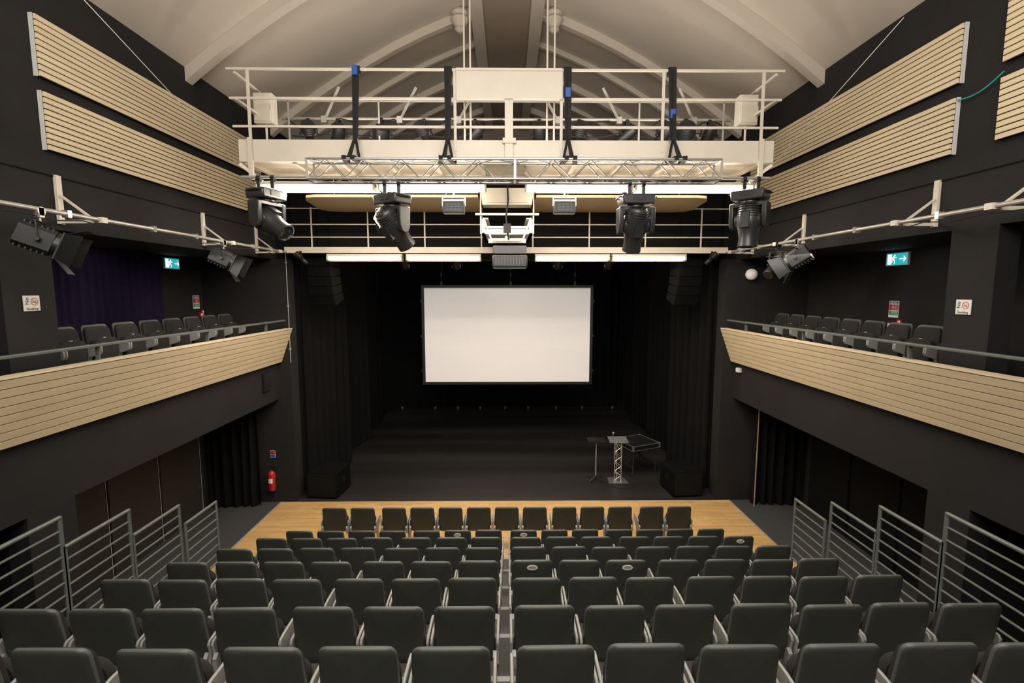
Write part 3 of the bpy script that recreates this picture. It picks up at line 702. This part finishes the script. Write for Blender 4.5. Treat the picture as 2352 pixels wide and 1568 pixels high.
for k in range(4):
    a=R(45+90*k); b.bar((0,0,.12),(.27*math.cos(a),.27*math.sin(a),.015),.03,.02)
b.obj('base',M_fix,e)
b=MB(); b.box(-.24,.24,-.18,.18,1.1,1.125); b.box(-.24,.24,-.19,-.18,1.1,1.15); b.obj('tray',M_case,e)
TR=R(24)
e=E('folding_table',(3.62,13.0,0),'black folding table with crossed steel legs','table',rot=(0,0,TR))
b=MB(); b.box(-.42,.42,-.36,.36,.74,.78); b.obj('top',M_tablem,e)
for s in(-1,1):
    b=MB(); b.path([(s*.36,-.32,.74),(s*.40,-.34,.0)],.014); b.path([(s*.36,.32,.74),(s*.40,.34,.0)],.014); b.path([(s*.38,-.33,.3),(s*.38,.33,.3)],.012); b.path([(s*.38,-.05,.31),(-s*.2,0,.74)],.011); b.obj('leg_frame',M_fix,e)
e=E('flight_case',(3.62,13.0,.78),'shallow black equipment case with silver edges on the folding table','flight case',rot=(0,0,TR))
b=MB(); b.box(-.45,.45,-.42,.42,.0,.13); b.obj('body',M_case,e)
b=MB()
for z in(.0,.12):
    for s in(-1,1): b.box(-.46,.46,s*.41,s*.43,z,z+.016); b.box(s*.44,s*.46,-.43,.43,z,z+.016)
for sx in(-1,1):
    for sy in(-1,1): b.box(sx*.425,sx*.465,sy*.395,sy*.435,0,.145)
b.obj('edging',M_silver,e)
e=E('laptop',(3.62,13.0,.918),'closed black laptop lying on the equipment case','laptop',rot=(0,0,TR))
b=MB(); b.box(-.28,.28,-.22,.22,0,.022); b.obj('base',M_fix,e,bevel=.008); b=MB(); b.box(-.27,.27,-.21,.21,.024,.034); b.box(-.1,.1,-.21,-.2,.02,.03); b.obj('lid',M_case,e)
for u in(925,1000,1052,1103,1160,1213,1277,1337,1407):
    x=20.1*((u-1176)/1079+.01)
    e=E('floor_uplight',(x,20.1,0),'tiny silver uplight on the stage floor','floor light','stage floor uplights')
    b=MB(); b.cyl((0,0,.0),(0,0,.03),.07,n=14); b.obj('base',M_case,e)
    b=MB(); b.lathe((0,0,.03),(0,0,1),[(0,.03),(.03,.05),(.12,.06),(.13,.05)],14); b.obj('housing',M_silver,e)
# ------------------------------------------------------------ signs
def wallmat(side):
    s=-1 if side=='left' else 1
    x=Vector((0,-s,0)); y=Vector((0,0,1)); z=Vector((-s,0,0))
    return Matrix((x,y,z)).transposed()
def plate(w,h,t,m,e,name='plate',bevel=0):
    b=MB(); b.box(-w/2,w/2,-h/2,h/2,0,t); return b.obj(name,m,e,bevel=bevel,smooth=False)
ID=lambda a,c_,d:(a,c_,d)
def disc(b,cx,cy,r,z,mi=0,n=20):
    b.prism([(cx+r*math.cos(2*math.pi*k/n),cy+r*math.sin(2*math.pi*k/n)) for k in range(n)],ID,z,z+.001,mi)
def strip(b,p,q,w,z,mi=0):
    p=Vector(p);q=Vector(q); d=(q-p).normalized(); n=Vector((-d.y,d.x))*w/2
    b.prism([tuple(p-n),tuple(q-n),tuple(q+n),tuple(p+n)],ID,z,z+.001,mi)
def exit_sign(side,y,z,w=.52,h=.22):
    s=-1 if side=='left' else 1
    e=E('exit_sign',(s*7.045,y,z),'illuminated green emergency exit sign with running figure and arrow','exit sign','emergency exit signs',rot=wallmat(side))
    plate(w+.03,h+.03,.04,M_white,e,'housing')
    b=MB(); b.box(-w/2,w/2,-h/2,h/2,.04,.045); b.obj('panel',M_green,e,smooth=False)
    b=MB(); Z=.0455
    b.prism([(-.2,-.09),(-.11,-.09),(-.11,.09),(-.2,.09)],ID,Z,Z+.001)
    disc(b,-.045,.065,.017,Z); strip(b,(-.05,.05),(-.075,-.01),.03,Z)
    strip(b,(-.05,.045),(-.015,.02),.012,Z); strip(b,(-.015,.02),(.005,.035),.011,Z); strip(b,(-.06,.045),(-.095,.03),.012,Z); strip(b,(-.095,.03),(-.1,.0),.011,Z)
    strip(b,(-.072,-.008),(-.035,-.035),.015,Z); strip(b,(-.035,-.035),(-.045,-.085),.014,Z); strip(b,(-.078,-.005),(-.1,-.05),.015,Z); strip(b,(-.1,-.05),(-.14,-.06),.013,Z)
    strip(b,(.06,0),(.19,0),.018,Z); strip(b,(.2,0),(.15,.05),.018,Z); strip(b,(.2,0),(.15,-.05),.018,Z)
    b.obj('pictogram',M_glow,e,smooth=False)
exit_sign('left',10.2,5.64,.42,.2); exit_sign('right',8.65,5.64,.46,.2)
def nosmoke(side,y,z):
    s=-1 if side=='left' else 1
    e=E('no_smoking_sign',(s*5.398,y,z),'small white sign reading No Smoking with red circle symbol','sign','no smoking signs',rot=wallmat(side))
    plate(.19,.175,.01,M_signw,e,bevel=.003)
    text('No',.06,M_ink,e,(-.055,.025,.0115),R(90)); text('Smoking',.04,M_ink,e,(0,-.062,.0115))
    b=MB(); Z=.0108; n=28
    for k in range(n):
        a0=2*math.pi*k/n;a1=2*math.pi*(k+1)/n; cx,cy=.03,.02
        b.prism([(cx+.043*math.cos(a0),cy+.043*math.sin(a0)),(cx+.043*math.cos(a1),cy+.043*math.sin(a1)),(cx+.035*math.cos(a1),cy+.035*math.sin(a1)),(cx+.035*math.cos(a0),cy+.035*math.sin(a0))],ID,Z,Z+.001)
    strip(b,(.004,.046),(.056,-.006),.006,Z+.0012); b.obj('prohibition_circle',M_orange,e,smooth=False)
    b=MB(); strip(b,(.006,.014),(.052,.014),.008,Z); strip(b,(.044,.022),(.05,.036),.003,Z); b.obj('cigarette',M_ink,e,smooth=False)
nosmoke('left',5.5,4.93); nosmoke('right',5.62,4.88)
def notice(side,y,z,w=.22,h=.3):
    s=-1 if side=='left' else 1
    e=E('fire_action_notice',(s*7.045,y,z),'fire action notice with blue, red and green blocks','sign','fire action notices',rot=wallmat(side))
    plate(w,h,.006,M_signw,e)
    b=MB(); b.box(-w*.46,w*.46,h*.34,h*.46,.006,.007); b.obj('header',M_signblue,e)
    text('Fire action',.032,M_signw,e,(0,h*.40,.008))
    b=MB(); b.box(-w*.46,w*.46,-h*.08,h*.30,.006,.007); b.obj('red_block',M_red,e)
    b=MB(); b.box(-w*.46,w*.46,-h*.36,-h*.12,.006,.007); b.obj('green_block',M_signgreen,e)
    b=MB()
    for k in range(8): zz=h*(.24-.075*k); b.box(-w*.22,w*(.4-.05*(k%3)),zz,zz+.006,.0072,.008)
    b.obj('text_lines',M_signw,e)
    e2=E('fire_call_point',(s*7.045,y+(.02 if s>0 else .1),z-.29),'small red fire alarm call point','call point','fire call points',rot=wallmat(side))
    plate(.1,.1,.05,M_red,e2,'housing'); b=MB(); b.box(-.035,.035,-.03,.03,.05,.053); b.obj('glass',M_signw,e2)
    e3=E('call_point_sign',(s*7.045,y-(.14 if s>0 else -.22),z-.24),'small red and white call point sign','sign','call point signs',rot=wallmat(side))
    plate(.12,.12,.006,M_red,e3); b=MB(); disc(b,0,.01,.03,.0065); b.box(-.045,.045,-.05,-.035,.0065,.0075); b.obj('symbol',M_signw,e3)
notice('left',10.95,4.82); notice('right',8.67,4.74)
e=E('globe_lamp',(5.62,11.2,5.45),'white opal globe wall lamp','wall lamp')
b=MB(); b.sphere((0,-.13,0),.13,n=20); b.obj('globe',M_globe,e); b=MB(); b.cyl((0,0,0),(0,-.05,0),.06,n=16); b.obj('mount',M_white,e)
e=E('fire_extinguisher',(-5.62,11.08,.33),'red fire extinguisher on the wall beside the stage','fire extinguisher')
b=MB(); b.lathe((0,0,0),(0,0,1),[(0,.07),(.02,.085),(.4,.085),(.46,.06),(.48,.03),(.5,.03)],20); b.obj('cylinder',M_red,e)
b=MB(); b.box(-.025,.06,-.015,.015,.5,.56); b.bar((0,0,.56),(.1,0,.6),.02,.01); b.bar((0,0,.52),(.1,0,.5),.02,.01); b.obj('valve',M_case,e)
b=MB(); b.path([(-.02,-.02,.53),(-.09,-.06,.45),(-.1,-.05,.2),(-.09,-.04,.08)],.011); b.lathe((-.09,-.04,.1),(0,0,-1),[(0,.012),(.1,.025)],10); b.obj('hose',M_case,e)
b=MB(); b.add([(.087*math.cos(R(a)),.087*math.sin(R(a)),z) for a in range(-125,-54,10) for z in(.2,.31)],[(2*i,2*i+2,2*i+3,2*i+1) for i in range(7)]); b.obj('instruction_label',M_signw,e)
b=MB(); b.box(-.05,.05,.085,.12,.3,.34); b.obj('bracket',M_case,e)
e=E('extinguisher_sign',(-5.62,11.19,1.18),'small blue and red extinguisher sign','sign')
b=MB(); b.box(-.06,.06,-.008,0,-.09,.09); b.obj('plate',M_signw,e); b=MB(); b.box(-.055,.055,-.01,-.008,.0,.085); b.obj('red_panel',M_red,e); b=MB(); b.box(-.055,.055,-.01,-.008,-.085,-.005); b.obj('blue_panel',M_signblue,e)
b=MB(); b.cyl((0,0,0),(0,0,2.6),.010)
for z in(.3,1.3,2.3): b.box(-.02,.02,-.01,.02,z,z+.04)
o=b.obj('wall_conduit',M_alu,loc=(-5.08,11.18,3.4)); tag(o,'thin pale vertical conduit on the black pier','conduit')
b=MB(); b.box(-.09,.0,-.05,.05,0,.1); b.box(-.1,-.09,-.04,.04,.01,.09); o=b.obj('wall_sensor',M_white,loc=(5.4,10.9,3.2),bevel=.01); tag(o,'small white sensor box under the balcony front','sensor')
b=MB(); b.box(0,.05,-.16,.16,-.2,.2)
for k in range(8): b.box(.05,.055,-.14,.14,-.18+.046*k,-.155+.046*k)
o=b.obj('wall_speaker',M_case,loc=(-5.4,10.6,3.05)); tag(o,'flat black speaker grille on the black lintel','wall speaker')
b=MB(); pts=[]
for i in range(11):
    t_=i/10; pts.append((.03,-.52*t_,.02-.06*math.sin(math.pi*t_)+.10*t_))
b.path(pts,.008,n=6); o=b.obj('teal_cable',M_cyan,loc=(5.32,5.9,7.3)); tag(o,'teal cable slung between two wall panels','cable')
e=E('wall_socket',(5.398,5.4,4.12),'double black wall socket on the black pillar','socket',rot=wallmat('right'))
plate(.15,.09,.01,M_fix,e)
for x in(-.045,.045):
    b=MB(); b.box(x-.012,x+.012,.005,.028,.01,.014); b.obj('switch',M_signw,e)
# ------------------------------------------------------------ lights
def area(name,loc,tgt,sx,sy,en,col=(1,.93,.85)):
    l=bpy.data.lights.new(name,'AREA'); l.shape='RECTANGLE'; l.size=sx; l.size_y=sy; l.energy=en; l.color=col
    o=bpy.data.objects.new(name,l); scene.collection.objects.link(o); o.location=loc
    o.rotation_euler=(Vector(tgt)-Vector(loc)).to_track_quat('-Z','Y').to_euler(); return o
area('house_light_rear',(0,-1.5,8.6),(0,6,2),7,2,410,(1,.95,.88))
area('house_light_mid',(0,3.0,9.2),(0,3.6,0),6,1.5,270,(1,.95,.88))
area('ceiling_fill',(0,1.0,7.2),(0,5,12),7,2,430,(1,.93,.85))  # unseen lamp added behind the view to brighten the near ceiling
area('catwalk_down',(0,8.35,6.70),(0,8.3,0),8,.3,300,(1,.9,.78))
area('catwalk_ceiling_fill',(0,8.6,7.5),(0,9,12),7,.5,120,(1,.9,.79))  # added lamp above the deck, brightens the vault and ribs
area('stage_strip',(0,10.98,5.68),(0,10.9,0),7.5,.15,90,(1,.88,.72))
area('stage_top',(0,14,7.3),(0,16,0),6,3,110,(1,.92,.84))
for s in(-1,1): area('balcony_fill',(s*5.9,8,5.75),(s*6.1,8,3),.3,4,20,(1,.93,.85))  # added fill lamps, lift the dim balcony seats
w=bpy.data.worlds.new('world'); scene.world=w; w.use_nodes=True
w.node_tree.nodes['Background'].inputs['Color'].default_value=(.05,.045,.04,1)
